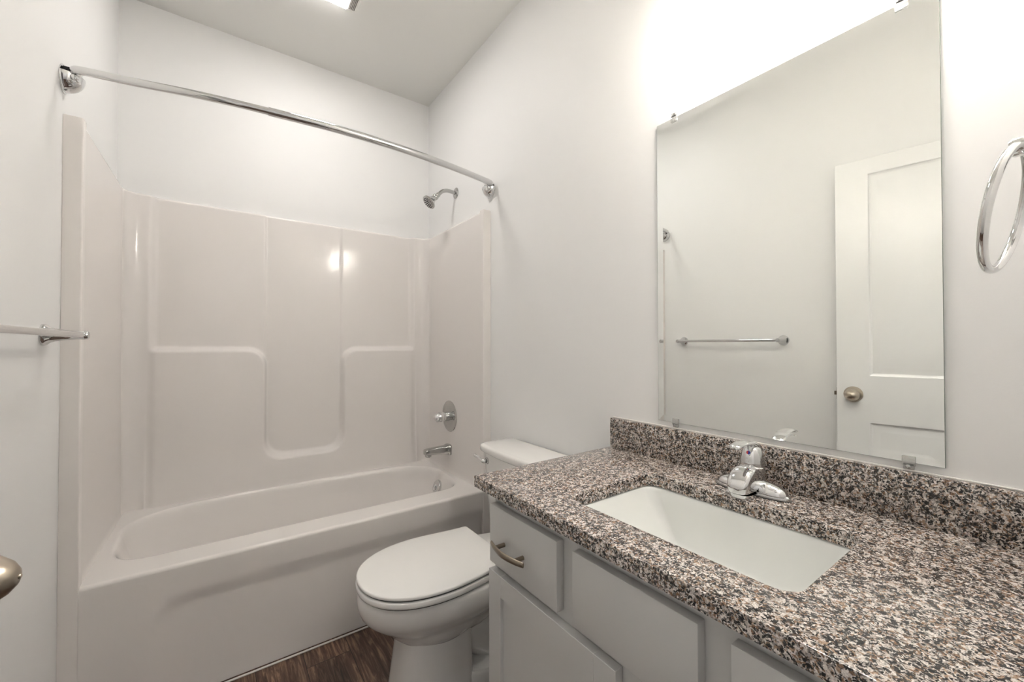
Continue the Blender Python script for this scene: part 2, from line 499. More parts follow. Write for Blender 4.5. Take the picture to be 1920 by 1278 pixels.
def make_tub():
    xl, xr = L + FL, R - FL
    mb = MB()
    xs = [lerp(xl - 0.004, xr + 0.004, i / 230) for i in range(231)]
    y1 = YB - 0.002
    ys = [F + 0.012 + (y1 - F - 0.012) * i / 160 for i in range(161)]
    def depth(x, y):
        # basin outline: rounded box with a bowed back edge
        u = (x - 0.36) / 0.67
        yb = 2.391 - 0.050 * abs(u) ** 2.4
        cy0, cy1 = 1.863, yb
        fy = (y - cy0) / (cy1 - cy0)
        r = lerp(0.085, 0.17, min(1, max(0, fy)))
        x0 = -0.314 + 0.012 * (1 - fy); x1 = 1.030 - 0.022 * max(0, 0.7 - fy)
        d = smin(smin(x - x0, x1 - x, 0.05), smin(y - cy0, cy1 - y, 0.05), lerp(0.13, 0.24, min(1, max(0, fy))))
        if d <= -0.005: return 0.0
        t = (d + 0.005)
        # wider slope at the left end (backrest)
        w = 0.16 if x > -0.05 else lerp(0.21, 0.16, sstep(-0.3, -0.05, x))
        e = min(1, t / w)
        lip = min(1, t / 0.024)
        s = e * (2 - e)
        return 0.345 * (s ** 1.15) * lerp(0.25, 1, lip * lip * (3 - 2 * lip))
    rows = []
    for x in xs:
        row = []
        # apron from floor to rim, then rounded front edge, then deck and basin
        for k in range(40):
            z = lerp(0.002, T - 0.012, k / 39)
            d = sd_rbox(x, z, -0.175, 1.30, -0.40, 0.352, 0.10)
            y = F + 0.013 * (1 - sstep(-0.055, 0.012, d))
            row.append(Vector((x, y, z)))
        for k in range(1, 6):
            a = PI / 2 * k / 6
            row.append(Vector((x, F + 0.012 * (1 - math.cos(a)), T - 0.012 + 0.012 * math.sin(a))))
        for y in ys:
            row.append(Vector((x, y, T - depth(x, y))))
        rows.append(row)
    build('tub_basin', mb.grid(rows), M['tub'], tub, angle=50)
    build('caulk_bead', MB().tube([(xl - 0.03, F - 0.002, 0.003), (xr + 0.03, F - 0.002, 0.003)], 0.0035, 8), M['caulk'], tub)
    # overflow plate on the drain-end slope
    nrm = Vector((-0.93, 0, 0.37)).normalized()
    c = Vector((0.998, 2.125, 0.372))
    ov = build('overflow_plate', MB().lathe([(0, -0.012), (0.036, -0.012), (0.037, 0.004), (0.034, 0.009), (0.025, 0.011), (0, 0.012)], c, nrm, 36), M['chrome'], tub)
    build('trip_lever', MB().tube([c + nrm * 0.012 + Vector((0, 0, 0.006)), c + nrm * 0.024 + Vector((0, -0.004, -0.010)), c + nrm * 0.026 + Vector((0, -0.006, -0.022))], [0.004, 0.004, 0.003], 10), M['chrome'], ov)
make_tub()

# ------------------------------------------------------------------ shower rod
def make_rod():
    t = thing('shower_rod', 'chrome curved shower curtain rod spanning above the tub', 'curtain rod', ((L + R) / 2, 1.68, 1.965))
    z = 1.965
    pts = [(-0.350, 1.700), (-0.336, 1.684), (-0.222, 1.664), (-0.093, 1.635), (0.03, 1.616), (0.127, 1.606), (0.286, 1.594), (0.40, 1.591), (0.476, 1.592), (0.60, 1.600), (0.708, 1.612), (0.86, 1.636), (1.000, 1.665), (1.066, 1.681), (1.078, 1.697)]
    left = [(x, y, z) for x, y in pts if x <= 0.13]
    right = [(x, y, z) for x, y in pts if x >= 0.12]
    build('inner_tube', MB().tube(smooth_path(left + [(0.16, 1.603, z)]), 0.0117, 20), M['chrome'], t)
    build('outer_tube', MB().tube(smooth_path(right), 0.0139, 20), M['chrome'], t)
    for s, wx, pv in ((1, L, Vector((-0.348, 1.703, z))), (-1, R, Vector((1.070, 1.703, z)))):
        # bracket: half bowl against the wall with a black block as pocket shade on top
        cup = MB()
        rings = []
        for k in range(9):
            a = PI / 2 * k / 8
            zz = -0.048 * math.sin(a)
            rr = max(0.003, math.cos(a)) 
            ring = []
            for j in range(25):
                b_ = PI * j / 24
                ring.append(Vector((wx + s * (0.0008 + 0.046 * rr * math.sin(b_)), 1.728 + 0.041 * rr * math.cos(b_), 1.958 + zz)))
            rings.append(ring)
        cup.loft(rings, True, True)
        br = build('bracket_cup', cup, M['chrome'], t)
        build('bracket_plate', MB().lathe([(0, 0.0005), (0.040, 0.0005), (0.040, 0.002), (0.038, 0.003), (0, 0.003)], (wx, 1.728, 1.948), (s, 0, 0), 36), M['chrome'], t)
        build('pocket_shade', MB().box((min(wx + s * 0.0032, wx + s * 0.027), 1.706, 1.9585), (max(wx + s * 0.0032, wx + s * 0.027), 1.748, 1.978), 0.002, 2), M['black'], t)  # solid black block painting the shade inside the bracket hollow
        # flattened curl of the rod end and its pivot screw
        curl = smooth_path([(pv.x, pv.y - 0.004, z + 0.002), (pv.x - s * 0.002, pv.y + 0.012, z - 0.001), (pv.x - s * 0.010, pv.y + 0.024, z - 0.006), (pv.x - s * 0.020, pv.y + 0.028, z - 0.012)])
        build('rod_elbow', MB().tube(curl, [lerp(0.0122, 0.008, i / (len(curl) - 1)) for i in range(len(curl))], 16), M['chrome'], t)
        build('pivot_screw', MB().lathe([(0, 0), (0.0085, 0), (0.0085, 0.005), (0.006, 0.009), (0, 0.010)], (pv.x - s * 0.004, pv.y - 0.006, z - 0.019), (0.1 * s, -1, -0.1), 18), M['chrome'], t)
        build('screw_lug', MB().box((pv.x - s * 0.004 - 0.010, pv.y - 0.006, z - 0.030), (pv.x - s * 0.004 + 0.010, pv.y + 0.022, z - 0.006), 0.005, 3), M['chrome'], t)
make_rod()

# ------------------------------------------------------------------ shower head
def make_head():
    t = thing('wall_shower', 'chrome bell-shaped shower head on bent arm above the surround', 'shower head', (R, 2.10, 2.05))
    y = 2.104
    build('escutcheon', MB().lathe([(0, 0.0005), (0.031, 0.0005), (0.031, 0.003), (0.026, 0.007), (0.014, 0.010), (0, 0.010)], (R, y, 2.05), (-1, 0, 0), 32), M['satin_chrome'], t)
    arm = [(R - .004, y, 2.05)] + smooth_path([(R - 0.03, y, 2.052), (R - 0.055, y, 2.053), (R - 0.085, y, 2.043), (R - 0.112, y, 2.018)])
    build('shower_arm', MB().tube(arm, 0.0105, 18), M['satin_chrome'], t)
    p = Vector((R - 0.108, y, 2.022)); d = Vector((-0.72, -0.02, -0.70)).normalized()
    build('swivel_nut', MB().lathe([(0, 0), (0.0125, 0), (0.0135, 0.004), (0.0135, 0.016), (0.011, 0.020), (0.012, 0.026), (0, 0.026)], p, d, 8), M['satin_chrome'], t)
    h = build('spray_head', MB().lathe([(0, 0.022), (0.014, 0.022), (0.0175, 0.026), (0.0175, 0.036), (0.015, 0.040), (0.019, 0.056), (0.027, 0.070), (0.036, 0.078), (0.040, 0.083), (0.040, 0.089), (0.036, 0.0915), (0, 0.0915)], p, d, 40), M['satin_chrome'], t)
    q = p + d * 0.0915
    n1 = Vector((0, 1, 0)); n2 = d.cross(n1).normalized(); n1 = n2.cross(d).normalized()
    dots = MB()
    for rr, n in ((0.0, 1), (0.010, 6), (0.019, 11), (0.0285, 16)):
        for k in range(n):
            a = 2 * PI * k / n
            dots.lathe([(0, -0.001), (0.0026, -0.001), (0.0022, 0.0022), (0, 0.0022)], q + (n1 * math.cos(a) + n2 * math.sin(a)) * rr, d, 8)
    nz = build('nozzles', dots, M['black'], h); nz['kind'] = 'stuff'
make_head()

# ------------------------------------------------------------------ tub valve and spout
XW = R - FL - 0.0025
def make_valve():
    c = (XW, 2.105, 0.764)
    t = thing('shower_valve', 'round chrome single-handle shower valve on the surround wall', 'faucet handle', c)
    build('escutcheon', MB().lathe([(0, 0.0003), (0.088, 0.0003), (0.088, 0.002), (0.084, 0.005), (0.070, 0.008), (0.064, 0.0065), (0.052, 0.010), (0.030, 0.013), (0, 0.013)], c, (-1, 0, 0), 56), M['satin_chrome'], t)
    build('sleeve', MB().lathe([(0, 0.011), (0.026, 0.011), (0.026, 0.044), (0, 0.044)], c, (-1, 0, 0), 32), M['chrome'], t)
    h = build('handle', MB().lathe([(0, 0.044), (0.0275, 0.044), (0.0285, 0.052), (0.027, 0.066), (0.023, 0.080), (0.016, 0.092), (0.007, 0.099), (0, 0.1)], c, (-1, 0, 0), 36), M['chrome'], t)
    build('handle_lever', MB().tube([(c[0] - 0.074, c[1] - 0.010, c[2] - 0.004), (c[0] - 0.088, c[1] - 0.028, c[2] - 0.012), (c[0] - 0.094, c[1] - 0.036, c[2] - 0.015)], [0.011, 0.009, 0.006], 14), M['chrome'], h)
make_valve()
def make_spout():
    y, z = 2.108, 0.578
    t = thing('tub_spout', 'chrome tub filler spout just above the tub deck', 'spout', (XW, y, z))
    rings = []
    for x, hw, zt, zb in ((-0.0003, 0.033, 0.028, -0.032), (-0.010, 0.033, 0.028, -0.032), (-0.020, 0.029, 0.025, -0.028), (-0.030, 0.025, 0.0225, -0.024), (-0.075, 0.024, 0.0205, -0.019), (-0.118, 0.0235, 0.0185, -0.0155),
                          (-0.138, 0.023, 0.0175, -0.015), (-0.148, 0.0215, 0.016, -0.0145), (-0.151, 0.018, 0.012, -0.0125)):
        ring = []
        for k in range(28):
            a = 2 * PI * k / 28
            cx, sy = math.cos(a), math.sin(a)
            e = 0.42
            px = math.copysign(abs(cx) ** e, cx); pz = math.copysign(abs(sy) ** e, sy)
            ring.append(Vector((XW + x, y + hw * px, z + (zt + zb) / 2 + (zt - zb) / 2 * pz)))
        rings.append(ring)
    build('spout_body', MB().loft(rings), M['satin_chrome'], t)
    build('spout_outlet', MB().lathe([(0, 0.0), (0.0165, 0.0), (0.018, 0.003), (0.018, 0.018), (0.0155, 0.021), (0.0155, 0.016), (0, 0.016)], (XW - 0.130, y, z - 0.006), (0, 0, -1), 24), M['satin_chrome'], t)
make_spout()

# ------------------------------------------------------------------ towel bar on the left wall
def post(mb, p, ax, flat=False):
    mb.lathe([(0, 0.0005), (0.0285, 0.0005), (0.0285, 0.005), (0.026, 0.010), (0.0205, 0.015), (0.017, 0.024), (0.013, 0.050), (0.0112, 0.068), (0.0118, 0.078), (0.0115, 0.084), (0.009, 0.087), (0, 0.087)], p, ax, 32)
def make_towel_bar():
    z, y0, y1 = 1.195, 0.978, 1.583
    t = thing('towel_bar', 'straight chrome towel bar mounted on the left wall near the tub', 'towel bar', (L, (y0 + y1) / 2, z))
    build('bar', MB().tube([(L + 0.076, y0 - 0.002, z), (L + 0.076, y1 + 0.002, z)], 0.0078, 20), M['chrome'], t)
    for y in (y0, y1):
        mb = MB(); post(mb, (L, y, z), (1, 0, 0))
        build('bar_post', mb, M['chrome'], t)
make_towel_bar()

# ------------------------------------------------------------------ towel ring on the front wall
def make_ring():
    c = Vector((0.841, 0.057, 1.344)); yw, ti, r = -0.099, -0.188, 0.078
    e1 = Vector((math.cos(yw), math.sin(yw), 0)); n = Vector((-math.sin(yw), math.cos(yw), 0))
    e2 = Vector((0, 0, 1)) * math.cos(ti) + n * math.sin(ti)
    t = thing('towel_ring', 'round chrome towel ring hanging beside the mirror', 'towel ring', (c.x, FRONT, c.z + 0.08))
    pts = [c + (e1 * math.cos(a) + e2 * math.sin(a)) * r for a in (2 * PI * k / 96 for k in range(96))]
    mb = MB(); rings = []
    nn = e1.cross(e2)
    for k, p in enumerate(pts):
        rad = (p - c).normalized()
        rings.append([p + (rad * math.cos(a) + nn * math.sin(a)) * 0.0052 for a in (2 * PI * j / 14 for j in range(14))])
    rings.append(rings[0])
    build('ring', mb.loft(rings, False, False), M['chrome'], t)
    top = c + e2 * r
    mb = MB()
    dist = top.y - FRONT
    mb.lathe([(0, 0.0005), (0.0265, 0.0005), (0.0265, 0.005), (0.023, 0.010), (0.017, 0.016), (0.0135, 0.030), (0.0115, dist - 0.008), (0.0125, dist + 0.006), (0.010, dist + 0.011), (0, dist + 0.012)], (top.x, FRONT, top.z + 0.002), (0, 1, 0), 30)
    build('ring_post', mb, M['chrome'], t)
make_ring()

# ------------------------------------------------------------------ toilet
def make_toilet():
    yc = 1.312
    t = thing('toilet', 'white two-piece toilet with closed lid between tub and vanity', 'toilet', (0.72, yc, 0))
    def outline(front, back, hw, bhw, xm=None, n=20, rb=0.03, ex=2.2):
        """egg: half super-ellipse at the front, straight taper to a rounded back; closed loop of 4n points"""
        xm = xm if xm is not None else front + (back - front) * 0.48
        side = []
        for k in range(n):                                # from nose to widest
            a = PI / 2 * k / n
            side.append((xm - (xm - front) * math.cos(a) ** (2 / ex), hw * math.sin(a) ** (2 / ex)))
        m2 = n - 6
        for k in range(m2):
            u = k / m2
            x = lerp(xm, back - rb, u)
            side.append((x, lerp(hw, bhw, u * u * (3 - 2 * u))))
        for k in range(6):
            a = PI / 2 * k / 5
            side.append((back - rb + rb * math.sin(a), bhw - rb + rb * math.cos(a)))
        pts = [(x, w) for x, w in side] + [(x, -w) for x, w in reversed(side)]
        return pts
    def ring(z, *a, **k): return [Vector((x, yc + w, z)) for x, w in outline(*a, **k)]
    XB = 1.070
    # bowl
    bw = MB()
    bw.loft([
        ring(0.195, 0.520, 0.74, 0.080, 0.075), ring(0.200, 0.495, 0.76, 0.098, 0.085), ring(0.215, 0.470, 0.79, 0.110, 0.09), ring(0.232, 0.452, 0.82, 0.119, 0.095),
        ring(0.246, 0.440, 0.85, 0.125, 0.098), ring(0.254, 0.434, 0.87, 0.128, 0.10), ring(0.260, 0.424, 0.89, 0.132, 0.102), ring(0.272, 0.407, 0.93, 0.142, 0.106),
        ring(0.288, 0.387, 0.98, 0.1575, 0.112), ring(0.304, 0.370, 1.02, 0.170, 0.115), ring(0.320, 0.359, 1.05, 0.179, 0.118), ring(0.338, 0.353, XB, 0.1845, 0.12), ring(0.358, 0.351, XB, 0.1865, 0.12),
        ring(0.378, 0.352, XB, 0.186, 0.12), ring(0.385, 0.355, XB, 0.182, 0.117), ring(0.3875, 0.362, XB, 0.174, 0.11)])
    build('bowl', bw, M['porcelain'], t, angle=50)
    # pedestal with trapway and foot
    pd = MB()
    pd.loft([ring(0.0, 0.452, 0.712, 0.108, 0.106, ex=2.9), ring(0.012, 0.454, 0.712, 0.106, 0.104, ex=2.9), ring(0.07, 0.462, 0.712, 0.102, 0.100, ex=2.9),
             ring(0.14, 0.472, 0.712, 0.099, 0.098, ex=2.9), ring(0.20, 0.480, 0.71, 0.098, 0.097, ex=2.9), ring(0.255, 0.484, 0.72, 0.10, 0.098, ex=2.9)])
    build('pedestal', pd, M['porcelain'], t, angle=50)
    ft = MB()
    ft.loft([ring(0.0, 0.66, 0.985, 0.118, 0.10, ex=3), ring(0.045, 0.66, 0.985, 0.118, 0.10, ex=3), ring(0.056, 0.665, 0.98, 0.112, 0.095, ex=3), ring(0.060, 0.68, 0.97, 0.09, 0.08, ex=3)])
    build('foot', ft, M['porcelain'], t, angle=50)
    tw = MB()
    tw.tube(smooth_path([(0.70, yc, 0.20), (0.78, yc, 0.13), (0.84, yc, 0.10), (0.90, yc, 0.16), (0.94, yc, 0.24), (0.97, yc, 0.33)]), [0.085] * 41, 24, sx=1.0)
    build('trapway', tw, M['porcelain'], t, angle=60)
    for s in (1, -1):
        build('bolt_cap', MB().lathe([(0, -0.002), (0.014, -0.002), (0.0135, 0.008), (0.009, 0.014), (0, 0.016)], (0.84, yc + s * 0.096, 0.060), (0, 0, 1), 20), M['plastic_white'], t)
    # seat ring and lid
    def slab(z0, z1, front, back, hw, bhw, e, **k):
        mb = MB()
        mb.loft([ring(z0, front + e, back - e * .5, hw - e, bhw - e, **k), ring(z0 + 0.002, front + 0.001, back, hw - 0.001, bhw - 0.001, **k),
                 ring(lerp(z0, z1, .35), front, back, hw, bhw, **k), ring(z1 - e * .8, front, back, hw, bhw, **k),
                 ring(z1 - e * .25, front + e * .3, back - e * .3, hw - e * .3, bhw - e * .3, **k), ring(z1, front + e, back - e, hw - e, bhw - e, **k)])
        return mb
    kw = dict(xm=0.592, rb=0.012)
    build('seat', slab(0.3925, 0.4115, 0.349, 0.822, 0.189, 0.166, 0.004, **kw), M['seat'], t, angle=50)
    build('lid', slab(0.4165, 0.4290, 0.351, 0.822, 0.187, 0.165, 0.005, **kw), M['seat'], t, angle=50)
    build('seat_gap_shade', slab(0.387, 0.3928, 0.3575, 0.81, 0.1805, 0.157, 0.0005, **kw), M['rubber_gap_shade'], t)  # dark slab that paints the shade in the gap under the seat
    build('lid_gap_shade', slab(0.411, 0.4168, 0.3575, 0.81, 0.1805, 0.157, 0.0005, **kw), M['rubber_gap_shade'], t)  # dark slab that paints the shade between seat and lid
    for s in (1, -1):
        build('hinge_cap', MB().box((0.823, yc + s * 0.075 - 0.022, 0.3872), (0.852, yc + s * 0.075 + 0.022, 0.402), 0.005, 3), M['seat'], t)
    # tank: bowed front
    def tank_ring(z, xf, hw, bow, r=0.025):
        pts = []
        n = 18
        xb = R - 0.012
        for k in range(n + 1):
            u = -1 + 2 * k / n
            pts.append((xf - bow * (1 - abs(u) ** 2.2), hw * 0.86 * u))
        out = [(xb, -hw + 0.012), (xb - 0.012, -hw), (xf + 0.055, -hw), (xf + 0.028, -hw * 0.975), (xf + 0.008, -hw * 0.93)] + pts + [(xf + 0.008, hw * 0.93), (xf + 0.028, hw * 0.975), (xf + 0.055, hw), (xb - 0.012, hw), (xb, hw - 0.012)]
        return [Vector((x, yc + w, z)) for x, w in out]
    build('tank', MB().loft([tank_ring(0.3872, 0.955, 0.195, 0.010), tank_ring(0.395, 0.947, 0.203, 0.012), tank_ring(0.55, 0.938, 0.215, 0.014), tank_ring(0.712, 0.930, 0.225, 0.015)]), M['porcelain'], t, angle=50)
    build('tank_lid', MB().loft([tank_ring(0.708, 0.925, 0.232, 0.015), tank_ring(0.712, 0.919, 0.238, 0.015), tank_ring(0.716, 0.916, 0.240, 0.015), tank_ring(0.732, 0.916, 0.240, 0.015), tank_ring(0.739, 0.920, 0.236, 0.015), tank_ring(0.742, 0.930, 0.226, 0.015)]), M['porcelain'], t, angle=50)
    # flush lever at the far front corner
    ly, lz, lx = yc + 0.168, 0.675, 0.930
    lv = build('flush_lever', MB().lathe([(0, -0.006), (0.014, -0.006), (0.0145, 0.004), (0.012, 0.010), (0, 0.011)], (lx, ly, lz), (-1, 0, 0), 24), M['chrome'], t)
    build('lever_arm', MB().tube(smooth_path([(lx - 0.010, ly, lz), (lx - 0.020, ly + 0.012, lz + 0.001), (lx - 0.024, ly + 0.045, lz + 0.010), (lx - 0.026, ly + 0.065, lz + 0.013)]), [0.009] * 9 + [0.007] * 16, 14), M['chrome'], lv)
make_toilet()

# ------------------------------------------------------------------ vanity
XC, V1, ZC, TH = 0.549, 0.9417, 0.8215, 0.029
XF = 0.569                      # plane of the drawer fronts
CY0, CY1 = FRONT + 0.002, 0.903
def make_vanity():
    t = thing('vanity_cabinet', 'light grey bathroom vanity cabinet under the granite top', 'cabinet', (0.83, 0.45, 0))
    zt = ZC - TH
    xb = XF + 0.021
    body = MB()
    body.box((xb, CY0, 0.10), (R - 0.001, CY0 + 0.018, zt), 0.001)
    body.box((xb, CY1 - 0.018, 0.0), (R - 0.001, CY1, zt), 0.001)
    body.box((xb + 0.02, CY0 + 0.018, 0.10), (R - 0.001, CY1 - 0.018, 0.118))
    body.box((R - 0.008, CY0 + 0.018, 0.118), (R - 0.001, CY1 - 0.018, zt))
    # face frame
    for y0, y1 in ((CY0 + .018, 0.045), (0.27, 0.345), (0.58, 0.655), (0.885, CY1 - .018)):
        body.box((xb, y0, 0.10), (xb + 0.019, y1, zt), 0.0004)
    body.box((xb + .0003, 0.425, 0.10), (xb + 0.019, 0.495, 0.60), 0.0004)
    body.box((xb + .0006, CY0 + .018, 0.745), (xb + 0.019, CY1 - .018, zt), 0.0004)
    body.box((xb + .0006, CY0 + .018, 0.575), (xb + 0.019, CY1 - .018, 0.63), 0.0004)
    body.box((xb + .0006, CY0 + .018, 0.1006), (xb + 0.019, CY1 - .018, 0.14), 0.0004)
    build('carcass', body, M['cabinet'], t, smooth=False)
    build('toe_kick', MB().box((xb + 0.075, CY0 + .018, 0.001), (xb + 0.09, CY1 - 0.018, 0.10)), M['cabinet'], t, smooth=False)
    def pull(parent, yc, z, x0):
        p = smooth_path([(x0 - 0.020, yc - 0.065, z), (x0 - 0.0275, yc - 0.038, z), (x0 - 0.0325, yc, z), (x0 - 0.0275, yc + 0.038, z), (x0 - 0.020, yc + 0.065, z)], 8)
        n = len(p)
        h = build('drawer_handle', MB().tube(p, [lerp(0.0058, 0.0075, math.sin(PI * i / (n - 1))) for i in range(n)], 16, sx=0.55, up=(0, 0, 1)), M['pull'], parent)
        for s in (1, -1):
            build('handle_post', MB().tube([(x0 + 0.0005, yc + s * 0.038, z), (x0 - 0.026, yc + s * 0.038, z)], 0.0052, 14), M['pull'], h)
    def front(name, y0, y1, z0, z1):
        return build(name, MB().box((XF, y0, z0), (xb - 0.0005, y1, z1), 0.0018, 2), M['cabinet'], t)
    d1 = front('drawer', 0.6385, 0.8965, 0.611, 0.7585)
    front('false_front', 0.3305, 0.5925, 0.611, 0.7585)
    d2 = front('drawer', 0.020, 0.2835, 0.611, 0.7585)
    pull(d1, 0.792, 0.677, XF)
    pull(d2, 0.152, 0.677, XF)
    for y0, y1, hs in ((0.4845, 0.900, -1), (0.016, 0.436, 1)):
        z0, z1, st = 0.118, 0.5905, 0.052
        d = MB()
        d.box((XF, y0, z0), (xb - 0.0005, y0 + st, z1), 0.0008, 1)
        d.box((XF, y1 - st, z0), (xb - 0.0005, y1, z1), 0.0008, 1)
        d.box((XF, y0 + st, z1 - st), (xb - 0.0005, y1 - st, z1), 0.0008, 1)
        d.box((XF, y0 + st, z0), (xb - 0.0005, y1 - st, z0 + st), 0.0008, 1)
        dr = build('door', d, M['cabinet'], t)
        build('door_panel', MB().box((XF + 0.009, y0 + st - 0.004, z0 + st - 0.004), (xb - 0.004, y1 - st + 0.004, z1 - st + 0.004)), M['cabinet'], dr, smooth=False)
make_vanity()

SX0, SX1, SY0, SY1 = 0.642, 0.944, 0.231, 0.682       # sink cut-out
def make_counter():
    mb = MB()
    def outer(e): return [(XC + e, FRONT + 0.001), (R - 0.001, FRONT + 0.001), (R - 0.001, V1 - e), (XC + e, V1 - e)]
    def hole(e): return rrect(SX0 + e, SX1 - e, SY0 + e, SY1 - e, 0.034)
    mb.holed(outer, [hole], ZC - TH, ZC, 0.0013)
    o = build('countertop', mb, M['granite'], angle=30)
    tag(o, 'speckled brown and grey granite countertop with rectangular sink cutout', 'countertop')
    b_ = build('backsplash', MB().box((R - 0.0205, FRONT + 0.001, ZC + 0.0003), (R - 0.0006, V1, 0.9193), 0.0018, 2), M['granite'])
    tag(b_, 'speckled granite backsplash strip along the wall behind the faucet', 'backsplash')
    build('caulk_bead', MB().box((R - 0.006, FRONT + 0.002, 0.9190), (R - 0.0007, V1 - 0.001, 0.9222), 0.0010, 2), M['caulk'], b_)
    s = MB()
    rings = []
    zt = ZC - TH - 0.0006
    for e, f, dz, r in ((-0.022, -0.022, 0, .04), (-0.004, -0.004, 0, .036), (0.0, 0.0, -0.004, .036), (0.003, 0.004, -0.012, .034), (0.007, 0.022, -0.040, .026), (0.013, 0.048, -0.075, .020), (0.022, 0.075, -0.108, .017),
                     (0.032, 0.094, -0.126, .016), (0.050, 0.114, -0.136, .016), (0.075, 0.135, -0.141, .014), (0.100, 0.160, -0.143, .010)):
        rings.append([Vector((x, y, zt + dz)) for x, y in rrect(SX0 + e, SX1 - e, SY0 + f, SY1 - f, r, 10)])
    s.loft(rings, False, True)
    # outside skin
    outr = []
    for e, dz, r in ((-0.022, 0, .04), (-0.022, -0.012, .04), (-0.006, -0.016, .036), (0.004, -0.07, .04), (0.02, -0.12, .045), (0.045, -0.146, .05), (0.12, -0.155, .028)):
        outr.append([Vector((x, y, zt + dz)) for x, y in rrect(SX0 + e, SX1 - e, SY0 + e * 1.35, SY1 - e * 1.35, r, 10)])
    s.loft(outr, False, True)
    root = thing('undermount_sink', 'white rectangular undermount sink set below the granite cutout', 'sink', ((SX0 + SX1) / 2, (SY0 + SY1) / 2, zt - 0.155))
    build('sink_bowl', s, M['sink'], root, angle=50)
    c = ((SX0 + SX1) / 2 + 0.01, (SY0 + SY1) / 2, zt - 0.144)
    build('drain', MB().lathe([(0, 0), (0.022, 0), (0.022, 0.0025), (0.018, 0.004), (0.012, 0.003), (0, 0.006)], c, (0, 0, 1), 24), M['chrome'], root)
make_counter()

# ------------------------------------------------------------------ faucet
def make_faucet():
    x, y, z = 1.020, 0.457, ZC
    t = thing('faucet', 'chrome single-lever faucet behind the sink, red and blue dot', 'faucet', (x, y, z))
    # base plate with a wing dome on each side
    def stadium(hx, hy, zz, p=2.6):
        out = []
        for k in range(48):
            a = 2 * PI * k / 48
            c, s_ = math.cos(a), math.sin(a)
            out.append(Vector((x + hx * math.copysign(abs(c) ** (2 / p), c), y + hy * math.copysign(abs(s_) ** (2 / p) , s_), zz)))
        return out
    build('base_gasket', MB().loft([stadium(0.0265, 0.083, z + 0.0002, 2.2), stadium(0.0265, 0.083, z + 0.002, 2.2)]), M['rubber_gap_shade'], t)
    build('base_plate', MB().loft([stadium(0.0255, 0.082, z + 0.0018, 2.2), stadium(0.0255, 0.082, z + 0.0075, 2.2), stadium(0.0235, 0.079, z + 0.0105, 2.2), stadium(0.018, 0.07, z + 0.012, 2.2)]), M['chrome'], t)
    for s in (1, -1):
        rings = []
        for k in range(9):
            u = k / 8
            yy = y + s * lerp(0.026, 0.079, u)
            h = 0.024 * math.sqrt(max(0, 1 - u ** 1.7)) + 0.0015
            w = 0.0235 * math.sqrt(max(0, 1 - u ** 2.6)) + 0.001
            rings.append([Vector((x + w * math.cos(a), yy, z + 0.008 + h * math.sin(a))) for a in (PI * j / 16 for j in range(17))])
        build('base_wing', MB().loft(rings, True, True), M['chrome'], t)
    build('faucet_body', MB().lathe([(0, 0.006), (0.028, 0.006), (0.0275, 0.030), (0.0265, 0.052), (0.0275, 0.060), (0.0245, 0.064), (0, 0.064)], (x + 0.004, y, z), (0, 0, 1), 36), M['chrome'], t)
    # short spout with a rounded nose
    rings = []
    prof = [(0.012, 0.0258, 0.058, 0.0105), (-0.010, 0.0262, 0.063, 0.0105), (-0.030, 0.0262, 0.065, 0.0105), (-0.044, 0.026, 0.062, 0.0105), (-0.055, 0.0252, 0.056, 0.0105), (-0.064, 0.0238, 0.048, 0.0105), (-0.071, 0.0212, 0.039, 0.0108), (-0.0755, 0.017, 0.031, 0.011), (-0.078, 0.010, 0.024, 0.0115)]
    for dx, hw, zt, zb in prof:
        ring = []
        for k in range(32):
            a = 2 * PI * k / 32
            c, s_ = math.cos(a), math.sin(a)
            e = 0.62 if s_ > 0 else 0.3
            ring.append(Vector((x + dx, y + hw * math.copysign(abs(c) ** e, c), z + (zt + zb) / 2 + (zt - zb) / 2 * math.copysign(abs(s_) ** e, s_))))
        rings.append(ring)
    sp = build('spout', MB().loft(rings), M['chrome'], t, angle=50)
    lip = [Vector((x - 0.026 + 0.046 * math.copysign(abs(math.cos(a)) ** 0.6, math.cos(a)), y + 0.0255 * math.copysign(abs(math.sin(a)) ** 0.6, math.sin(a)), 0)) for a in (2 * PI * k / 40 for k in range(40))]
    build('spout_foot', MB().loft([[p + Vector((0, 0, z + h)) for p in lip] for h in (0.0005, 0.0085)]), M['chrome'], sp)
    # handle dome and lever
    h = build('handle', MB().lathe([(0, 0.062), (0.0262, 0.062), (0.0268, 0.068), (0.0255, 0.078), (0.022, 0.092), (0.0165, 0.104), (0.008, 0.111), (0, 0.112)], (x + 0.004, y, z), (0.02, 0, 1), 36), M['chrome'], t)
    lev = smooth_path([(x + 0.026, y, z + 0.076), (x + 0.018, y, z + 0.099), (x - 0.002, y, z + 0.1135), (x - 0.030, y, z + 0.1185), (x - 0.056, y, z + 0.1190), (x - 0.074, y, z + 0.1165), (x - 0.081, y, z + 0.113)], 6)
    n = len(lev)
    rad = [lerp(0.0165, 0.0125, i / (n - 1)) * (1 if i < n - 4 else [0.98, 0.9, 0.72, 0.4][i - n + 4]) for i in range(n)]
    rings = []
    for i, p in enumerate(lev):
        tg = (lev[min(i + 1, n - 1)] - lev[max(i - 1, 0)]).normalized()
        nr = Vector((0, 1, 0)); up = tg.cross(nr).normalized()
        rings.append([p + nr * math.cos(a) * rad[i] + up * math.sin(a) * 0.0048 for a in (2 * PI * k / 20 for k in range(20))])
    build('lever', MB().loft(rings), M['chrome'], h)
    # temperature dot, half red and half blue
    nrm = Vector((-0.94, -0.05, 0.34)).normalized()
    c = Vector((x + 0.004, y, z + 0.087)) + nrm * 0.0215
    n1 = Vector((0, 1, 0)); n1 = (n1 - nrm * n1.dot(nrm)).normalized(); n2 = nrm.cross(n1)
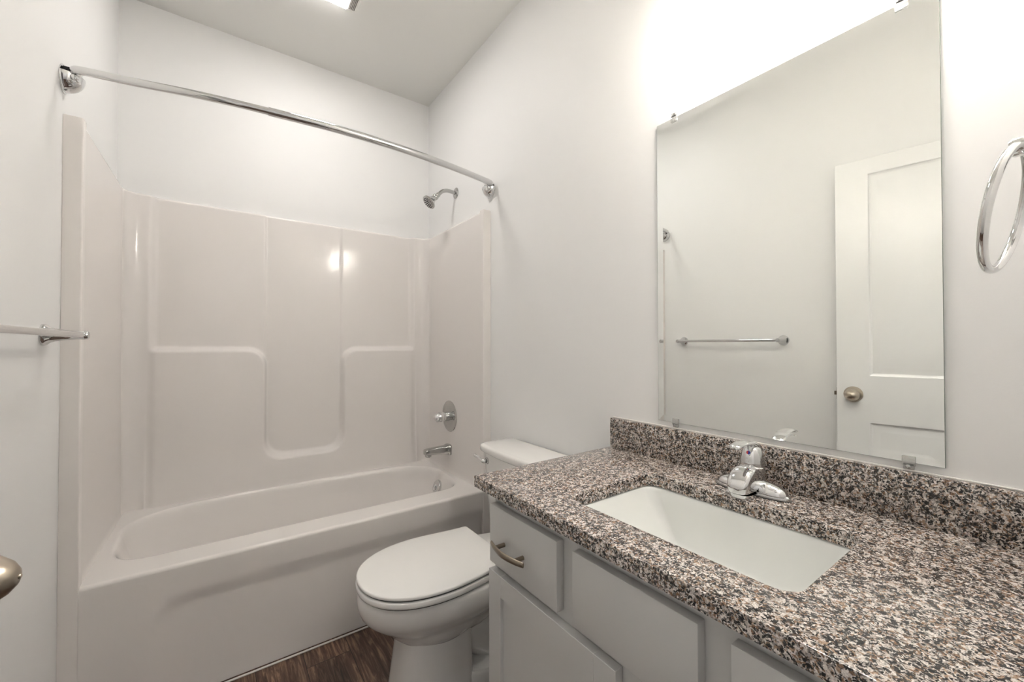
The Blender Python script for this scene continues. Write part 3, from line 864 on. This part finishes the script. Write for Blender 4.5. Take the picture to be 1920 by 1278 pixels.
    for nm, a0, mt in (('hot_dot', -PI / 2, M['red']), ('cold_dot', PI / 2, M['blue'])):
        r0 = []; r1 = []
        for k in range(13):
            a = a0 + PI * k / 12
            q = (n1 * math.cos(a) + n2 * math.sin(a)) * 0.0042
            r0.append(c + q - nrm * 0.003); r1.append(c + q + nrm * 0.0012)
        build(nm, MB().loft([r0, r1]), mt, h)
make_faucet()

# ------------------------------------------------------------------ mirror and clips
MY0, MY1, MZ0, MZ1 = 0.1504, 0.7623, 0.9365, 1.8465
def make_mirror():
    t = thing('wall_mirror', 'large frameless wall mirror with slanted edge strips above the backsplash', 'mirror', (R, (MY0 + MY1) / 2, MZ0))
    xw = R - 0.0008
    bv = 0.019
    def rect(e, x): return [Vector((x, MY0 + e, MZ0 + e)), Vector((x, MY1 - e, MZ0 + e)), Vector((x, MY1 - e, MZ1 - e)), Vector((x, MY0 + e, MZ1 - e))]
    mb = MB().loft([rect(0.0004, xw - 0.0050), rect(bv, xw - 0.0044)], False, True)
    build('mirror_glass', mb, M['mirror'], t, smooth=False)
    ed = MB().loft([rect(0, xw), rect(0, xw - 0.0048), rect(0.0004, xw - 0.0050)], True, False)
    build('mirror_edge', ed, M['glass_edge'], t, smooth=False)
    def clip(y, z, s, label):
        c = thing('mirror_clip', label, 'clip', (R, y, z), 'clear clips holding the mirror')
        mb = MB()
        mb.box((xw - 0.0078, y - 0.010, min(z - s * 0.0125, z + s * 0.006)), (xw - 0.0056, y + 0.010, max(z - s * 0.0125, z + s * 0.006)), 0.0008, 2)
        mb.box((xw - 0.0078, y - 0.008, min(z + s * 0.0015, z + s * 0.013)), (xw - 0.0001, y + 0.008, max(z + s * 0.0015, z + s * 0.013)), 0.001, 2)
        build('clip_body', mb, M['clear'], c)
        build('clip_screw', MB().lathe([(0, 0.0), (0.0042, 0.0), (0.0042, 0.0022), (0.0025, 0.0032), (0, 0.0032)], (xw - 0.0076, y, z + s * 0.0078), (-1, 0, 0), 16), M['satin_chrome'], c)
    clip(0.703, MZ1, 1, 'clear clip on the mirror top edge, at the corner nearer the toilet')
    clip(0.203, MZ1, 1, 'clear clip on the mirror top edge, at the corner nearer the towel ring')
    clip(0.703, MZ0, -1, 'clear clip under the mirror bottom edge, at the corner nearer the toilet')
    clip(0.200, MZ0, -1, 'clear clip under the mirror bottom edge, at the corner nearer the towel ring')
make_mirror()

# ------------------------------------------------------------------ vanity light
def make_sconce():
    yc = 0.376
    t = thing('vanity_light', 'glowing wall light with frosted glass shades above the mirror', 'wall light', (R, yc, 2.14))
    build('back_plate', MB().box((R - 0.022, yc - 0.235, 2.135), (R - 0.0006, yc + 0.235, 2.215), 0.006, 3), M['satin_chrome'], t)
    for y in (yc + 0.162, yc, yc - 0.162):
        xs, zb, zt, rr = 0.998, 2.000, 2.130, 0.0505
        build('arm', MB().tube(smooth_path([(R - 0.02, y, 2.175), (R - 0.06, y, 2.182), (xs, y, 2.170), (xs, y, 2.140)]), 0.007, 14), M['satin_chrome'], t)
        prof = [(0.024, zt), (0.034, zt), (0.043, zt - 0.004), (rr, zt - 0.016), (rr, zb), (rr - 0.003, zb - 0.0008), (rr - 0.004, zb), (rr - 0.004, zt - 0.018), (0.040, zt - 0.008), (0.024, zt - 0.005), (0.024, zt)]
        rings = [[Vector((xs + r * math.cos(a), y + r * math.sin(a), z)) for a in (2 * PI * k / 40 for k in range(40))] for r, z in prof]
        s = build('glass_shade', MB().loft(rings, False, False), M['shade'], t)
        build('socket', MB().lathe([(0, 0.012), (0.022, 0.012), (0.022, -0.03), (0.016, -0.045), (0, -0.045)], (xs, y, zt), (0, 0, 1), 24), M['plastic_white'], t)
        pr = [(0, -0.020), (0.013, -0.020), (0.0145, -0.028), (0.021, -0.040), (0.0285, -0.052), (0.030, -0.062), (0.0275, -0.073), (0.020, -0.083), (0.010, -0.0885), (0, -0.0895)]
        build('light_bulb', MB().lathe(pr, (xs, y, zt), (0, 0, 1), 28), M['bulb'], t)
make_sconce()

# ------------------------------------------------------------------ bath fan with light in the ceiling
def make_fan():
    x0, x1, y0, y1 = 0.205, 0.508, 1.665, 1.975
    t = thing('ceiling_fan_light', 'square white exhaust fan with lit lens on the ceiling', 'ceiling light', ((x0 + x1) / 2, (y0 + y1) / 2, C))
    def rg(e, z, r=0.022): return [Vector((x, y, z)) for x, y in rrect(x0 + e, x1 - e, y0 + e, y1 - e, r, 6)]
    build('fan_cover', MB().loft([rg(0, C - 0.0005), rg(0.001, C - 0.006), rg(0.007, C - 0.014), rg(0.014, C - 0.018)], False, True), M['plastic_white'], t)
    build('light_lens', MB().box((x0 + 0.048, y0 + 0.016, C - 0.024), (x1 - 0.048, y1 - 0.016, C - 0.0175), 0.004, 2), M['lens'], t)
    for sx in (0, 1):
        for k in range(5):
            xx = (x1 - 0.040 + 0.0062 * k) if sx else (x0 + 0.040 - 0.0062 * k)
            build('vent_slot', MB().box((xx - 0.0017, y0 + 0.03, C - 0.0196), (xx + 0.0017, y1 - 0.022, C - 0.0178), 0.0006, 1), M['slot'], t)
make_fan()

# ------------------------------------------------------------------ unseen lamp added in the hall as fill through the doorway
def make_hall_fill():
    t = thing('hall_fill_lamp', 'added unseen fill lamp, round, on the hall ceiling outside the doorway', 'ceiling light', (0.36, -0.72, C))
    build('fill_lamp_base', MB().lathe([(0, 0), (0.16, 0), (0.16, -0.02), (0, -0.02)], (0.36, -0.72, C - 0.0005), (0, 0, 1), 40), M['satin_chrome'], t)
    build('fill_lamp_dome', MB().lathe([(0, -0.018), (0.15, -0.018), (0.148, -0.035), (0.12, -0.055), (0.06, -0.068), (0, -0.07)], (0.36, -0.72, C), (0, 0, 1), 40), M['plastic_white'], t)
    ld = bpy.data.lights.new('hall_fill_light', 'AREA')
    ld.shape = 'DISK'; ld.size = 0.30; ld.energy = HALL_FILL_POWER; ld.color = (1.0, 0.98, 0.96)
    lo = bpy.data.objects.new('hall_fill_light', ld)
    lo.location = (0.36, -0.72, C - 0.08)
    COL.objects.link(lo)
make_hall_fill()
